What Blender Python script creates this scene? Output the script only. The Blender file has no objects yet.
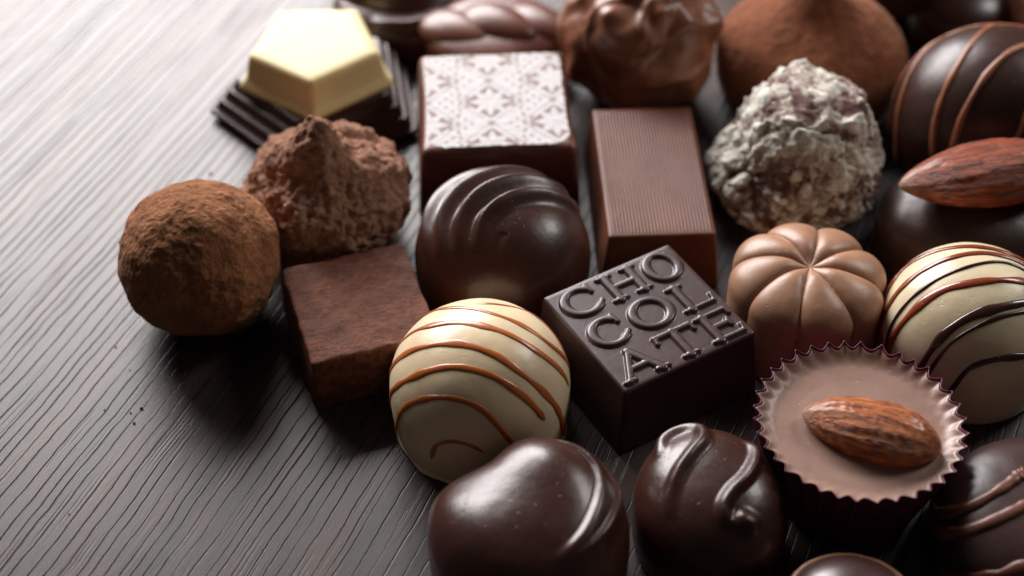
import bpy, math, random
import numpy as np
from mathutils import noise, Vector, Matrix
# Everything is laid out in centimetres and converted to metres by U when meshes are linked.
U = 0.01
PI = math.pi
random.seed(4); rng = np.random.default_rng(7)
sc = bpy.context.scene
COL = sc.collection

# ------------------------------------------------------------------ materials
class NT:
    def __init__(s, name):
        s.m = bpy.data.materials.new(name); s.m.use_nodes = True
        s.t = s.m.node_tree; s.n = s.t.nodes; s.b = s.n['Principled BSDF']
        tc = s.n.new('ShaderNodeTexCoord'); mp = s.n.new('ShaderNodeMapping')
        mp.inputs['Scale'].default_value = (1/U,)*3
        s.t.links.new(tc.outputs['Object'], mp.inputs['Vector']); s.co = mp.outputs[0]
    def link(s, a, b): s.t.links.new(a, b)
    def new(s, k, **kw):
        n = s.n.new(k)
        for a, v in kw.items(): setattr(n, a, v)
        return n
    def mapping(s, scale, rot=(0,0,0), loc=(0,0,0), src=None):
        mp = s.new('ShaderNodeMapping'); mp.inputs['Scale'].default_value = scale
        mp.inputs['Rotation'].default_value = rot; mp.inputs['Location'].default_value = loc
        s.link(src or s.co, mp.inputs['Vector']); return mp.outputs[0]
    def noise(s, scale, detail=4, rough=.55, src=None, dist=0, out='Fac'):
        n = s.new('ShaderNodeTexNoise'); n.inputs['Scale'].default_value = scale
        n.inputs['Detail'].default_value = detail; n.inputs['Roughness'].default_value = rough
        n.inputs['Distortion'].default_value = dist
        s.link(src or s.co, n.inputs['Vector']); return n.outputs[out]
    def ramp(s, fac, stops, interp='LINEAR'):
        r = s.new('ShaderNodeValToRGB'); r.color_ramp.interpolation = interp
        e = r.color_ramp.elements
        while len(e) < len(stops): e.new(.5)
        for el, (p, c) in zip(e, stops):
            el.position = p; el.color = (c, c, c, 1) if isinstance(c, (int, float)) else (*c, 1)
        s.link(fac, r.inputs[0]); return r.outputs[0]
    def math(s, op, a, b=0, c=None):
        n = s.new('ShaderNodeMath', operation=op)
        for i, v in enumerate((a, b, c)):
            if v is None: continue
            if isinstance(v, (int, float)): n.inputs[i].default_value = v
            else: s.link(v, n.inputs[i])
        return n.outputs[0]
    def mix(s, fac, a, b, mode='MIX'):
        n = s.new('ShaderNodeMix', data_type='RGBA', blend_type=mode)
        for i, v in ((0, fac), (6, a), (7, b)):
            if isinstance(v, (int, float)): n.inputs[i].default_value = v
            elif isinstance(v, tuple): n.inputs[i].default_value = (*v, 1)
            else: s.link(v, n.inputs[i])
        return n.outputs[2]
    def bump(s, h, dist, strength=1.0, prev=None):
        n = s.new('ShaderNodeBump'); n.inputs['Strength'].default_value = strength
        n.inputs['Distance'].default_value = dist*U; s.link(h, n.inputs['Height'])
        if prev is not None: s.link(prev, n.inputs['Normal'])
        return n.outputs[0]
    def attr(s, name):
        n = s.new('ShaderNodeAttribute'); n.attribute_name = name; return n
    def set(s, **kw):
        for k, v in kw.items():
            i = s.b.inputs[k.replace('_', ' ')]
            if isinstance(v, tuple): i.default_value = (*v, 1) if len(v) == 3 and k != 'Subsurface_Radius' else v
            elif isinstance(v, (int, float)): i.default_value = v
            else: s.link(v, i)

def choc(name, col, rough=.3, var=.07, bump=.003, sss=0, spec=.5, coat=0, mottle=.12, bloom=0):
    s = NT(name)
    n1 = s.noise(1.3, 4); n2 = s.noise(9, 5, .6); n3 = s.noise(60, 3, .6)
    dark = tuple(c*(1-mottle*1.6) for c in col); lite = tuple(min(1, c*(1+mottle*1.6)) for c in col)
    c = s.mix(s.ramp(n1, [(.3, 0.), (.7, 1.)]), dark, lite)
    if bloom:
        c = s.mix(s.math('MULTIPLY', s.ramp(s.noise(22, 5, .7), [(.55, 0.), (.75, 1.)]), bloom), c, tuple(min(1, x*2.2+.03) for x in col))
    r = s.math('ADD', s.math('MULTIPLY', n2, var*2), rough-var)
    h = s.math('ADD', s.math('MULTIPLY', n2, .9), s.math('MULTIPLY', n3, .25))
    h = s.math('ADD', h, s.math('MULTIPLY', n1, 3))
    # tiny pits and specks left by the mould
    sp = s.ramp(s.noise(14, 1, .5), [(.70, 0.), (.76, 1.)])
    h = s.math('SUBTRACT', h, s.math('MULTIPLY', sp, .8))
    s.set(Base_Color=c, Roughness=r, Normal=s.bump(h, bump*1.1), Specular_IOR_Level=spec)
    if coat: s.set(Coat_Weight=coat, Coat_Roughness=.14)
    if sss:
        s.set(Subsurface_Weight=sss, Subsurface_Radius=(1, .55, .3), Subsurface_Scale=.12*U)
    return s.m

M = {}
M['dark'] = choc('dark_chocolate', (.056, .0170, .0100), .33, coat=.1)
M['dark_satin'] = choc('satin_dark_chocolate', (.040, .0155, .0110), .36)
M['dark_purple'] = choc('moulded_dark_chocolate', (.052, .023, .021), .33, var=.04, bump=.0015, spec=.75)
M['heart'] = choc('glossy_dark_chocolate', (.046, .0145, .0095), .32, coat=.08, bloom=.25)
M['milk'] = choc('milk_chocolate', (.145, .048, .024), .46, spec=.32, sss=.15)
M['milk_light'] = choc('light_milk_chocolate', (.40, .215, .130), .40, sss=.15)
M['cup_choc'] = choc('satin_milk_chocolate', (.34, .21, .165), .36, sss=.2, mottle=.08, var=.05)
M['braid'] = choc('brown_milk_chocolate', (.15, .052, .032), .36)
M['cream'] = choc('cream_white_chocolate', (.88, .70, .46), .34, sss=.6, mottle=.05, bump=.003)
M['cream_pale'] = choc('pale_white_chocolate', (.82, .69, .47), .31, sss=.55, mottle=.05, bump=.003)
M['ivory'] = choc('ivory_white_chocolate', (.80, .68, .35), .5, sss=.5, mottle=.03, bump=.002)
M['caramel'] = choc('caramel_drizzle', (.50, .135, .028), .30, sss=.2, coat=.3)
M['red_drizzle'] = choc('red_brown_drizzle', (.27, .052, .018), .24, coat=.4)
M['dark_drizzle'] = choc('dark_drizzle', (.055, .018, .012), .24, coat=.4)
M['milk_drizzle'] = choc('milk_drizzle', (.33, .125, .062), .33)
M['tan_drizzle'] = choc('tan_drizzle', (.36, .18, .10), .33)
M['nut'] = choc('lumpy_milk_chocolate', (.24, .092, .048), .36)

def cocoa(name, c_lo, c_hi, scale=7, h=.03, fine=1.0):
    s = NT(name)
    a = s.noise(scale, 8, .68); b = s.noise(scale*.28, 4, .6); g = s.noise(scale*7, 6, .75)
    v = s.new('ShaderNodeTexVoronoi'); v.inputs['Scale'].default_value = scale*1.5
    wv = s.new('ShaderNodeVectorMath', operation='ADD'); s.link(s.co, wv.inputs[0])
    ws = s.new('ShaderNodeVectorMath', operation='SCALE'); s.link(s.noise(scale, 3, out='Color'), ws.inputs[0]); ws.inputs[3].default_value = .25
    s.link(ws.outputs[0], wv.inputs[1]); s.link(wv.outputs[0], v.inputs['Vector'])
    f = s.math('ADD', s.math('MULTIPLY', a, .55), s.math('MULTIPLY', g, .45))
    c = s.mix(s.ramp(f, [(.36, 0.), (.64, 1.)]), c_lo, c_hi)
    c = s.mix(s.math('MULTIPLY', s.ramp(b, [(.35, 0.), (.65, 1.)]), .45), c, tuple(x*.75 for x in c_lo))
    hh = s.math('ADD', s.math('MULTIPLY', a, 1.2), s.math('MULTIPLY', g, .35*fine))
    hh = s.math('ADD', hh, s.math('MULTIPLY', v.outputs['Distance'], .5))
    s.set(Base_Color=c, Roughness=.92, Normal=s.bump(hh, h*2.2), Specular_IOR_Level=.15)
    s.set(Sheen_Weight=.25, Sheen_Roughness=.5, Sheen_Tint=(.75, .45, .3))
    return s.m
M['cocoa_ball'] = cocoa('cocoa_powder', (.19, .070, .030), (.58, .255, .120), 5, .026)
M['cocoa_rough'] = cocoa('crumbly_cocoa', (.22, .094, .060), (.66, .37, .25), 6, .03)
M['cocoa_kiss'] = cocoa('fine_cocoa_powder', (.15, .046, .020), (.32, .115, .058), 5, .010, .6)
M['cocoa_dark'] = cocoa('damp_cocoa_powder', (.06, .027, .018), (.15, .070, .048), 4, .010, .8)

def ganache_mat():
    s = NT('cocoa_dusted_ganache')
    st = s.noise(6, 6, .65, src=s.mapping((1, 3.2, 1), rot=(0, 0, .5)))
    a = s.noise(16, 6, .7); g = s.noise(70, 3, .7); b = s.noise(2.2, 3)
    c = s.mix(s.ramp(st, [(.38, 0.), (.62, 1.)]), (.090, .028, .016), (.24, .078, .038))
    c = s.mix(s.math('MULTIPLY', s.ramp(a, [(.48, 0.), (.68, 1.)]), .55), c, (.34, .140, .090))
    c = s.mix(s.math('MULTIPLY', s.ramp(b, [(.4, 0.), (.7, 1.)]), .35), c, (.060, .030, .028))
    h = s.math('ADD', s.math('MULTIPLY', a, .8), s.math('MULTIPLY', g, .35))
    s.set(Base_Color=c, Roughness=s.ramp(a, [(.3, .55), (.7, .8)]), Specular_IOR_Level=.3, Normal=s.bump(h, .035))
    return s.m
M['ganache'] = ganache_mat()

def almond_mat(name, hue=1.0, gr=1.0):
    s = NT(name)
    st = s.noise(5.5, 5, .6, src=s.mapping((.42, 3.0, 3.0)), dist=.3)
    f = s.noise(11, 7, .7); w = s.noise(26, 5, .7, src=s.mapping((.35, 2.2, 2.2)))
    c = s.ramp(st, [(.30, (.15*hue, .028*gr, .006)), (.44, (.44*hue, .115*gr, .018*gr)), (.57, (.70*hue, .235*gr, .050*gr)), (.72, (.88*hue, .42*gr, .15*gr))])
    c = s.mix(s.math('MULTIPLY', s.ramp(f, [(.5, 0.), (.72, 1.)]), .5), c, (.52*hue, .22*gr, .09*gr))
    c = s.mix(s.math('MULTIPLY', s.ramp(s.noise(3, 4), [(.5, 0.), (.72, 1.)]), .5), c, (.13, .038, .014))
    c = s.mix(s.attr('tip').outputs['Fac'], c, (.56, .33, .22))
    h = s.math('ADD', s.math('MULTIPLY', st, 1.2), s.math('MULTIPLY', w, .7)); h = s.math('ADD', h, s.math('MULTIPLY', f, .5))
    s.set(Base_Color=c, Roughness=s.ramp(f, [(.3, .25), (.7, .5)]), Normal=s.bump(h, .055), Coat_Weight=.4, Coat_Roughness=.2)
    return s.m
M['almond'] = almond_mat('roasted_almond_skin', 1.0, .85)
M['almond_red'] = almond_mat('reddish_almond_skin', .66, .36)

def crust_mat():
    s = NT('white_flaked_cocoa_coating')
    at = s.attr('flake').outputs['Fac']
    n = s.noise(9, 6, .7); g = s.noise(30, 5, .7)
    f = s.math('ADD', at, s.math('MULTIPLY', s.math('SUBTRACT', n, .5), .9))
    c = s.ramp(f, [(.0, (.17, .09, .08)), (.07, (.38, .27, .23)), (.16, (.74, .69, .58)), (.38, (.92, .89, .78))])
    c = s.mix(s.math('MULTIPLY', s.ramp(s.noise(2.2, 4), [(.52, 0.), (.62, 1.)]), .6), c, (.34, .21, .20))
    s.set(Base_Color=c, Roughness=.8, Specular_IOR_Level=.25, Normal=s.bump(s.math('ADD', s.math('MULTIPLY', n, 1.), s.math('MULTIPLY', g, .4)), .06))
    return s.m
M['crust'] = crust_mat()

def print_mat():
    s = NT('white_printed_transfer')
    at = s.attr('print').outputs['Fac']
    c = s.mix(at, (.30, .215, .20), (.68, .655, .66))
    c = s.mix(s.math('MULTIPLY', s.ramp(s.noise(18, 5, .7), [(.5, 0.), (.75, 1.)]), .22), c, (.50, .38, .35))
    s.set(Base_Color=c, Roughness=.6, Specular_IOR_Level=.25, Normal=s.bump(s.noise(20, 4), .004))
    return s.m
M['print'] = print_mat()

def paper_mat():
    s = NT('burgundy_waxed_paper')
    c = s.mix(s.ramp(s.noise(6, 4), [(.35, 0.), (.65, 1.)]), (.09, .010, .032), (.18, .024, .070))
    s.set(Base_Color=c, Roughness=.42, Normal=s.bump(s.noise(30, 3), .006)); return s.m
M['paper'] = paper_mat()

def wood_mat():
    s = NT('grey_brown_wood_grain')
    ang = math.radians(66.5)                       # grain heading on the table
    r = s.mapping((1, 1, 1), rot=(0, 0, -ang))   # x runs along the grain, y across it
    long_ = s.noise(1, 3, .5, src=s.mapping((.30, .55, 1), src=r))
    wav = s.noise(1, 5, .62, src=s.mapping((1.15, .9, 1), src=r, loc=(3, 8, 0)))
    sx = s.new('ShaderNodeSeparateXYZ'); s.link(r, sx.inputs[0])
    across = s.math('ADD', sx.outputs['Y'], s.math('MULTIPLY', s.math('SUBTRACT', long_, .5), .22))
    across = s.math('ADD', across, s.math('MULTIPLY', s.math('SUBTRACT', wav, .5), .085))
    def lines(freq, off, w):
        v = s.new('ShaderNodeTexVoronoi', voronoi_dimensions='1D', feature='DISTANCE_TO_EDGE')
        v.inputs['Scale'].default_value = 1
        s.link(s.math('ADD', s.math('MULTIPLY', across, freq), off), v.inputs['W'])
        return v.outputs['Distance']
    d1 = lines(4.7, 3.3, 1); d2 = lines(11, 17.1, 1)
    vary = s.noise(1, 3, .5, src=s.mapping((.5, 3.2, 1), src=r, loc=(1, 2, 3)))
    w1 = s.math('MULTIPLY', s.ramp(vary, [(.30, .35), (.62, 1.)]), .10)
    g1 = s.math('SUBTRACT', 1., s.math('MINIMUM', s.math('DIVIDE', d1, w1), 1.))
    g1 = s.math('MULTIPLY', g1, s.ramp(vary, [(.25, .35), (.5, 1.)]))
    g2 = s.math('MULTIPLY', s.math('SUBTRACT', 1., s.math('MINIMUM', s.math('DIVIDE', d2, .22), 1.)),
                s.ramp(s.noise(1, 3, .5, src=s.mapping((.45, 2.2, 1), src=r, loc=(9, 4, 0))), [(.52, 0.), (.70, .5)]))
    band = s.noise(1, 3, .6, src=s.mapping((.12, 1.6, 1), src=r))
    fine = s.noise(1, 4, .7, src=s.mapping((3, 26, 1), src=r)); grit = s.noise(45, 3, .7)
    c = s.mix(s.ramp(band, [(.43, 0.), (.57, 1.)]), (.030, .027, .030), (.076, .044, .037))
    c = s.mix(s.math('MULTIPLY', s.ramp(fine, [(.35, 0.), (.65, 1.)]), .30), c, (.080, .062, .058))
    c = s.mix(s.math('MULTIPLY', s.ramp(grit, [(.42, 0.), (.62, 1.)]), .25), c, (.034, .030, .032))
    pore = s.ramp(s.noise(1, 2, .5, src=s.mapping((2.2, 20, 1), src=r, loc=(5, 0, 0))), [(.62, 0.), (.72, 1.)])
    c = s.mix(s.math('MULTIPLY', pore, .55), c, (.012, .010, .011))
    wear = s.ramp(s.noise(.35, 5, .65), [(.40, 0.), (.65, 1.)])
    c = s.mix(s.math('MULTIPLY', wear, .30), c, (.085, .052, .044))
    gg = s.math('MAXIMUM', g1, g2)
    c = s.mix(s.math('MULTIPLY', s.math('MINIMUM', s.math('MULTIPLY', gg, 1.5), 1.), .92), c, (.007, .006, .007))
    h = s.math('SUBTRACT', s.math('ADD', s.math('MULTIPLY', fine, .30), s.math('MULTIPLY', grit, .25)), gg)
    s.set(Base_Color=c, Roughness=s.math('ADD', s.math('MULTIPLY', s.math('ADD', grit, gg), .14), .30), Normal=s.bump(h, .0065), Specular_IOR_Level=s.math('SUBTRACT', .5, s.math('MULTIPLY', gg, .38)))
    return s.m
M['wood'] = wood_mat()

# ------------------------------------------------------------------ mesh tools
def link_mesh(name, V, F, mat, parent=None, attrs=None, smooth=True, loc=None, rotz=0, merge=False):
    me = bpy.data.meshes.new(name)
    me.from_pydata((np.asarray(V, float)*U).tolist(), [], F if isinstance(F, list) else F.tolist())
    if attrs:
        for k, a in attrs.items():
            at = me.attributes.new(k, 'FLOAT', 'POINT'); at.data.foreach_set('value', np.asarray(a, 'f').ravel())
    if merge:
        import bmesh
        bm = bmesh.new(); bm.from_mesh(me); bmesh.ops.remove_doubles(bm, verts=bm.verts, dist=1e-4*U)
        bmesh.ops.recalc_face_normals(bm, faces=bm.faces); bm.to_mesh(me); bm.free()
    me.polygons.foreach_set('use_smooth', [smooth]*len(me.polygons))
    me.materials.append(mat); me.update()
    o = bpy.data.objects.new(name, me); COL.objects.link(o)
    if parent is not None: o.parent = parent
    if loc is not None: o.location = Vector(loc)*U
    o.rotation_euler.z = rotz
    return o
def empty(name, loc, rotz=0):
    o = bpy.data.objects.new(name, None); COL.objects.link(o)
    o.empty_display_size = .01; o.location = Vector(loc)*U; o.rotation_euler.z = rotz; return o
def tag(o, label, cat, group=None):
    o['label'] = label; o['category'] = cat
    if group: o['group'] = group
    return o

def quads(nr, ns, closed=True, off=0):
    F = []
    for i in range(nr-1):
        for j in range(ns if closed else ns-1):
            k = (j+1) % ns
            F.append((off+i*ns+j, off+(i+1)*ns+j, off+(i+1)*ns+k, off+i*ns+k))
    return F

def profile(R, z0, H, Rb, n=2.0, nt=70, nb=26, foot=0):
    """radius and height from the crown down to the base"""
    pts = []
    for i in range(1, nt+1):
        a = PI/2*i/nt
        pts.append((R*math.sin(a)**(2/n), z0+H*max(0, math.cos(a))**(2/n)))
    for i in range(1, nb+1):
        t = i/nb
        r = R-(R-Rb)*(1-math.sqrt(max(0, 1-t*t))) if Rb < R else R+(Rb-R)*t
        pts.append((r, z0*(1-t)))
    return pts
class Dome:
    def __init__(s, R, z0, H, Rb, n=2.0, ab=(1, 1), ns=160, nt=70, nb=26, plan=None, rot=0):
        pr = profile(R, z0, H, Rb, n, nt, nb); s.pr = pr
        th = np.arange(ns)/ns*2*PI
        V = [(0, 0, z0+H)]
        s.plan = plan; s.ab = ab; s.rot = rot
        for r, z in pr:
            for t in th:
                k = plan(t, r/R) if plan else 1
                x, y = r*k*math.cos(t)*ab[0], r*k*math.sin(t)*ab[1]
                V.append((x*math.cos(rot)-y*math.sin(rot), x*math.sin(rot)+y*math.cos(rot), z))
        s.V = np.array(V); s.nr = len(pr); s.ns = ns
        s.F = [(0, 1+j, 1+(j+1) % ns) for j in range(ns)] + quads(s.nr, ns, True, 1)
        s.F.append(tuple(1+(s.nr-1)*ns+j for j in range(ns))[::-1])
        s.R, s.z0, s.H, s.n = R, z0, H, n
    def normals(s):
        me = bpy.data.meshes.new('t'); me.from_pydata(s.V.tolist(), [], s.F)
        N = np.empty(len(s.V)*3); me.vertices.foreach_get('normal', N); bpy.data.meshes.remove(me)
        N = N.reshape(-1, 3); c = s.V-np.array([0, 0, s.z0])
        return N*np.sign((N*c).sum(1, keepdims=True)+1e-9)
    def z(s, x, y):
        c, d = math.cos(-s.rot), math.sin(-s.rot)
        X, Y = (x*c-y*d)/s.ab[0], (x*d+y*c)/s.ab[1]
        q = math.hypot(X, Y)/s.R
        if s.plan: q /= s.plan(math.atan2(Y, X), 1)
        return s.z0+s.H*max(0, 1-min(1, q)**s.n)**(1/s.n)
    def on(s, pts, n=90):
        P = np.array(pts, float); out = []
        d = np.r_[0, np.cumsum(np.linalg.norm(np.diff(P, axis=0), axis=1))]
        for t in np.linspace(0, d[-1], n):
            x = catmull(P, d, t); out.append((x[0], x[1], s.z(x[0], x[1])))
        return np.array(out)
    def ridge(s, pts, w, h, prof='round', taper=True, side=0, n=90, tk=5):
        """raise (or cut) a rounded ridge along a stroke over the surface"""
        S = s.on(pts, n); N = s.normals()
        D = np.full(len(s.V), 1e9); I = np.zeros(len(s.V), int)
        for i, q in enumerate(S):
            d = ((s.V-q)**2).sum(1); m = d < D; D[m] = d[m]; I[m] = i
        D = np.sqrt(D); t = I/(n-1)
        k1, k2 = tk if isinstance(tk, tuple) else (tk, tk)
        tp = np.sin(np.clip(np.minimum(t*k1, (1-t)*k2), 0, 1)*PI/2) if taper else 1
        x = np.clip(D/w, 0, 1)
        if side:
            tan = np.gradient(S, axis=0)[I]; rel = s.V-S[I]
            sg = tan[:, 0]*rel[:, 1]-tan[:, 1]*rel[:, 0]
            steep = (np.sign(sg) == side)
            x = np.where(steep, np.clip(D/(w*.28), 0, 1), x)
        f = (0.5+0.5*np.cos(PI*x))*h*tp
        g = f[1:].reshape(s.nr, s.ns)
        for _ in range(3): g = (g*2+np.roll(g, 1, 1)+np.roll(g, -1, 1)+np.roll(g, 2, 1)+np.roll(g, -2, 1))/6
        f = np.r_[f[0], g.ravel()]
        s.V = s.V+N*f[:, None]
    def fuzz(s, amp, sc_, seed=0, octs=3):
        N = s.normals()
        f = np.array([noise.fractal(Vector(v)*sc_+Vector((seed, seed*2, 0)), 1, 2, octs) for v in s.V])
        k = np.clip(s.V[:, 2]/.1, 0, 1); s.V = s.V+N*(f*amp*k)[:, None]
    def make(s, name, mat, parent=None, **kw):
        return link_mesh(name, s.V, s.F, mat, parent, **kw)
def catmull(P, d, t):
    n = len(P)
    if n == 2: return P[0]+(P[1]-P[0])*t/d[-1]
    i = min(max(int(np.searchsorted(d, t)-1), 0), n-2)
    u = (t-d[i])/(d[i+1]-d[i])
    p0, p1, p2, p3 = P[max(i-1, 0)], P[i], P[i+1], P[min(i+2, n-1)]
    return .5*((2*p1)+(-p0+p2)*u+(2*p0-5*p1+4*p2-p3)*u*u+(-p0+3*p1-3*p2+p3)*u**3)

def bead(S, N, w, h, name, mat, parent, wob=.22, seed=0, sink=.3, k=14):
    """a drizzled thread: half-sunk oval section swept along surface points S with normals N"""
    S = np.asarray(S); N = np.asarray(N); T = np.gradient(S, axis=0); T /= np.linalg.norm(T, axis=1, keepdims=True)
    B = np.cross(T, N); B /= np.linalg.norm(B, axis=1, keepdims=True)
    n = len(S); V = []
    for i in range(n):
        e = min(1, min(i, n-1-i)/6+.02)**.5
        ww = w*e*(1+wob*2*noise.noise(Vector((i*.09, seed*3.1, 0)))); hh = h*e*(1+wob*noise.noise(Vector((i*.07, seed, 5))))
        for j in range(k):
            a = 2*PI*j/k
            V.append(S[i]+B[i]*ww*math.cos(a)+N[i]*(hh*(math.sin(a) if math.sin(a) > 0 else sink*math.sin(a))))
    F = quads(n, k); F.append(tuple(range(k))); F.append(tuple((n-1)*k+j for j in range(k))[::-1])
    return link_mesh(name, V, F, mat, parent)

# superellipse dome: intersection with a plane gives a drizzle line
def implicit_curve(D, axis, c, lift=.0, n=400, wav=.02, seed=0):
    """walk the D.V grid: for each ray round the axis find the surface point lying in plane axis.p=c"""
    a = np.array(axis, float); a /= np.linalg.norm(a)
    u = np.cross(a, [0, 0, 1]); u /= np.linalg.norm(u); v = np.cross(a, u)
    R, z0, H, nn = D.R, D.z0, D.H, D.n
    o = np.array([0, 0, z0])
    def fld(p):
        x, y, z = p
        q = math.hypot(x/D.ab[0], y/D.ab[1])/R
        return q**nn+(abs(z-z0)/H)**nn-1 if z > z0 else q-1
    S, N = [], []
    for i in range(n+1):
        t = 2*PI*i/n
        cc = c+wav*math.sin(2*t+seed)
        d = u*math.cos(t)+v*math.sin(t); lo, hi = 0, 4
        if fld(o+a*cc) > 0: return [], []
        for _ in range(36):
            m = (lo+hi)/2
            if fld(o+a*cc+d*m) < 0: lo = m
            else: hi = m
        p = o+a*cc+d*lo; e = 1e-3
        g = np.array([fld(p+np.array(q)*e)-fld(p-np.array(q)*e) for q in ((1,0,0),(0,1,0),(0,0,1))])
        S.append(p+0); N.append(g/np.linalg.norm(g))
    return np.array(S), np.array(N)
def stripes(D, root, axis, offs, w, h, mat, ranges=None, wav=.02, name='drizzle'):
    for i, c in enumerate(offs):
        S, N = implicit_curve(D, axis, c, wav=wav, seed=i*1.7)
        if len(S) == 0: continue
        ok = S[:, 2] > .12
        # longest contiguous run above the table, rotated so that it is contiguous
        if not ok.all():
            st = int(np.argmin(ok)); S = np.roll(S[:-1], -st, 0); N = np.roll(N[:-1], -st, 0); ok = S[:, 2] > .12
            idx = np.where(ok)[0]; S, N = S[idx[0]:idx[-1]+1], N[idx[0]:idx[-1]+1]
        if ranges and ranges[i]:
            a, b = ranges[i]; m = len(S); S, N = S[int(a*m):int(b*m)], N[int(a*m):int(b*m)]
        if len(S) < 8: continue
        ww = w[i] if isinstance(w, (list, tuple)) else w
        bead(S, N, ww, h, name, mat[i] if isinstance(mat, (list, tuple)) else mat, root, seed=i)

def push(D, p):
    """put a point on the dome surface, outward along its ray from the dome's heart"""
    z0 = D.z0
    if p[2] <= z0:
        q = math.hypot(p[0]/D.ab[0], p[1]/D.ab[1])/D.R
        return np.array([p[0]/q, p[1]/q, p[2]]), np.array([p[0], p[1], .0])/math.hypot(p[0], p[1])
    o = np.array([0, 0, z0]); d = np.array(p)-o; nn = D.n
    f = lambda v: (math.hypot(v[0]/D.ab[0], v[1]/D.ab[1])/D.R)**nn+(abs(v[2]-z0)/D.H)**nn-1
    lo, hi = 0, 4
    for _ in range(36):
        m = (lo+hi)/2
        if f(o+d*m-o+np.array([0, 0, z0])) < 0: lo = m
        else: hi = m
    q = o+d*lo; e = 1e-3
    g = np.array([f(q+np.array(k)*e)-f(q-np.array(k)*e) for k in ((1,0,0),(0,1,0),(0,0,1))])
    return q, g/np.linalg.norm(g)
def lay(D, pts, w, h, mat, root, ext=(.6, .6), seed=0, name='drizzle'):
    """a thread of chocolate laid over the dome through the given surface points"""
    P = np.array(pts, float); d = np.r_[0, np.cumsum(np.linalg.norm(np.diff(P, axis=0), axis=1))]
    S = [catmull(P, d, t) for t in np.linspace(1e-6, d[-1]-1e-6, 110)]
    Q = [push(D, p) for p in S]; S = [q[0] for q in Q]; N = [q[1] for q in Q]
    for end in (0, 1):
        m = int(ext[end]/.04)
        if not m: continue
        a, b = (S[0], S[6]) if end == 0 else (S[-1], S[-7])
        t = (a-b)/np.linalg.norm(a-b); p = a
        for _ in range(m):
            p2, n2 = push(D, p+t*.04)
            if p2[2] < .1: break
            t = (p2-p)/np.linalg.norm(p2-p); p = p2
            if end == 0: S.insert(0, p2); N.insert(0, n2)
            else: S.append(p2); N.append(n2)
    # even spacing
    S = np.array(S); N = np.array(N); dd = np.r_[0, np.cumsum(np.linalg.norm(np.diff(S, axis=0), axis=1))]
    tt = np.linspace(0, dd[-1], max(40, int(dd[-1]/.03)))
    S2 = np.stack([np.interp(tt, dd, S[:, k]) for k in range(3)], 1); N2 = np.stack([np.interp(tt, dd, N[:, k]) for k in range(3)], 1)
    for _ in range(6):
        S2[1:-1] = (S2[:-2]+S2[1:-1]*2+S2[2:])/4; N2[1:-1] = (N2[:-2]+N2[1:-1]*2+N2[2:])/4
    N2 /= np.linalg.norm(N2, axis=1, keepdims=True)
    bead(S2, N2, w, h, name, mat, root, seed=seed)

CREAM = [
    [(-0.78, -1.28, 0.57), (-0.69, -1.33, 0.97), (-0.43, -1.41, 1.18), (-0.11, -1.48, 1.15), (0.10, -1.49, 0.98)],
    [(-1.36, -0.64, 0.72), (-1.13, -0.85, 1.41), (-0.64, -1.01, 1.77), (-0.14, -1.16, 1.81), (0.21, -1.30, 1.60), (0.61, -1.37, 0.96)],
    [(-1.49, -0.17, 0.74), (-1.09, -0.56, 1.73), (-0.43, -0.66, 2.10), (0.21, -0.82, 2.07), (0.71, -0.97, 1.76), (1.06, -1.02, 1.23)],
    [(-1.35, -0.01, 1.56), (-0.95, -0.14, 1.99), (-0.36, -0.27, 2.23), (0.28, -0.50, 2.19), (0.86, -0.75, 1.83), (1.35, -0.66, 0.80)],
    [(-1.25, 0.40, 1.62), (-0.82, 0.28, 2.05), (-0.23, 0.14, 2.27), (0.42, -0.05, 2.24), (0.93, -0.22, 2.00), (1.38, -0.25, 1.45)],
    [(-0.93, 0.89, 1.73), (-0.39, 0.64, 2.12), (0.13, 0.41, 2.24), (0.64, 0.24, 2.15), (1.16, 0.09, 1.81), (1.47, 0.20, 1.17)],
    [(-0.06, 0.70, 2.14), (0.42, 0.73, 2.07), (0.95, 0.81, 1.72), (1.32, 0.58, 1.46)],
]
WHITE = [
    [(-1.49, 0.23, 1.15), (-1.18, 0.68, 1.57), (-0.69, 0.76, 1.99), (-0.09, 0.71, 2.17), (0.53, 0.59, 2.14), (0.84, 0.55, 2.00)],
    [(-1.52, -0.05, 1.04), (-1.22, 0.18, 1.78), (-0.62, 0.35, 2.18), (0.10, 0.45, 2.27), (0.76, 0.32, 2.12)],
    [(-1.47, -0.36, 1.03), (-1.12, -0.17, 1.89), (-0.43, 0.03, 2.28), (0.32, 0.21, 2.29), (0.70, 0.13, 2.18)],
    [(-1.45, -0.47, 0.85), (-1.25, -0.44, 1.63), (-0.82, -0.32, 2.08), (-0.23, -0.28, 2.29), (0.63, -0.17, 2.20)],
    [(-1.04, -1.08, 1.16), (-0.79, -0.98, 1.74), (-0.30, -0.83, 2.09), (0.55, -0.59, 2.13)],
    [(-0.91, -1.19, 1.19), (-0.64, -1.09, 1.73), (-0.05, -0.92, 2.06), (0.53, -0.74, 2.07)],
    [(-0.55, -1.41, 0.97), (-0.37, -1.39, 1.41), (0.04, -1.35, 1.59), (0.52, -1.26, 1.57)],
]
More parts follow.
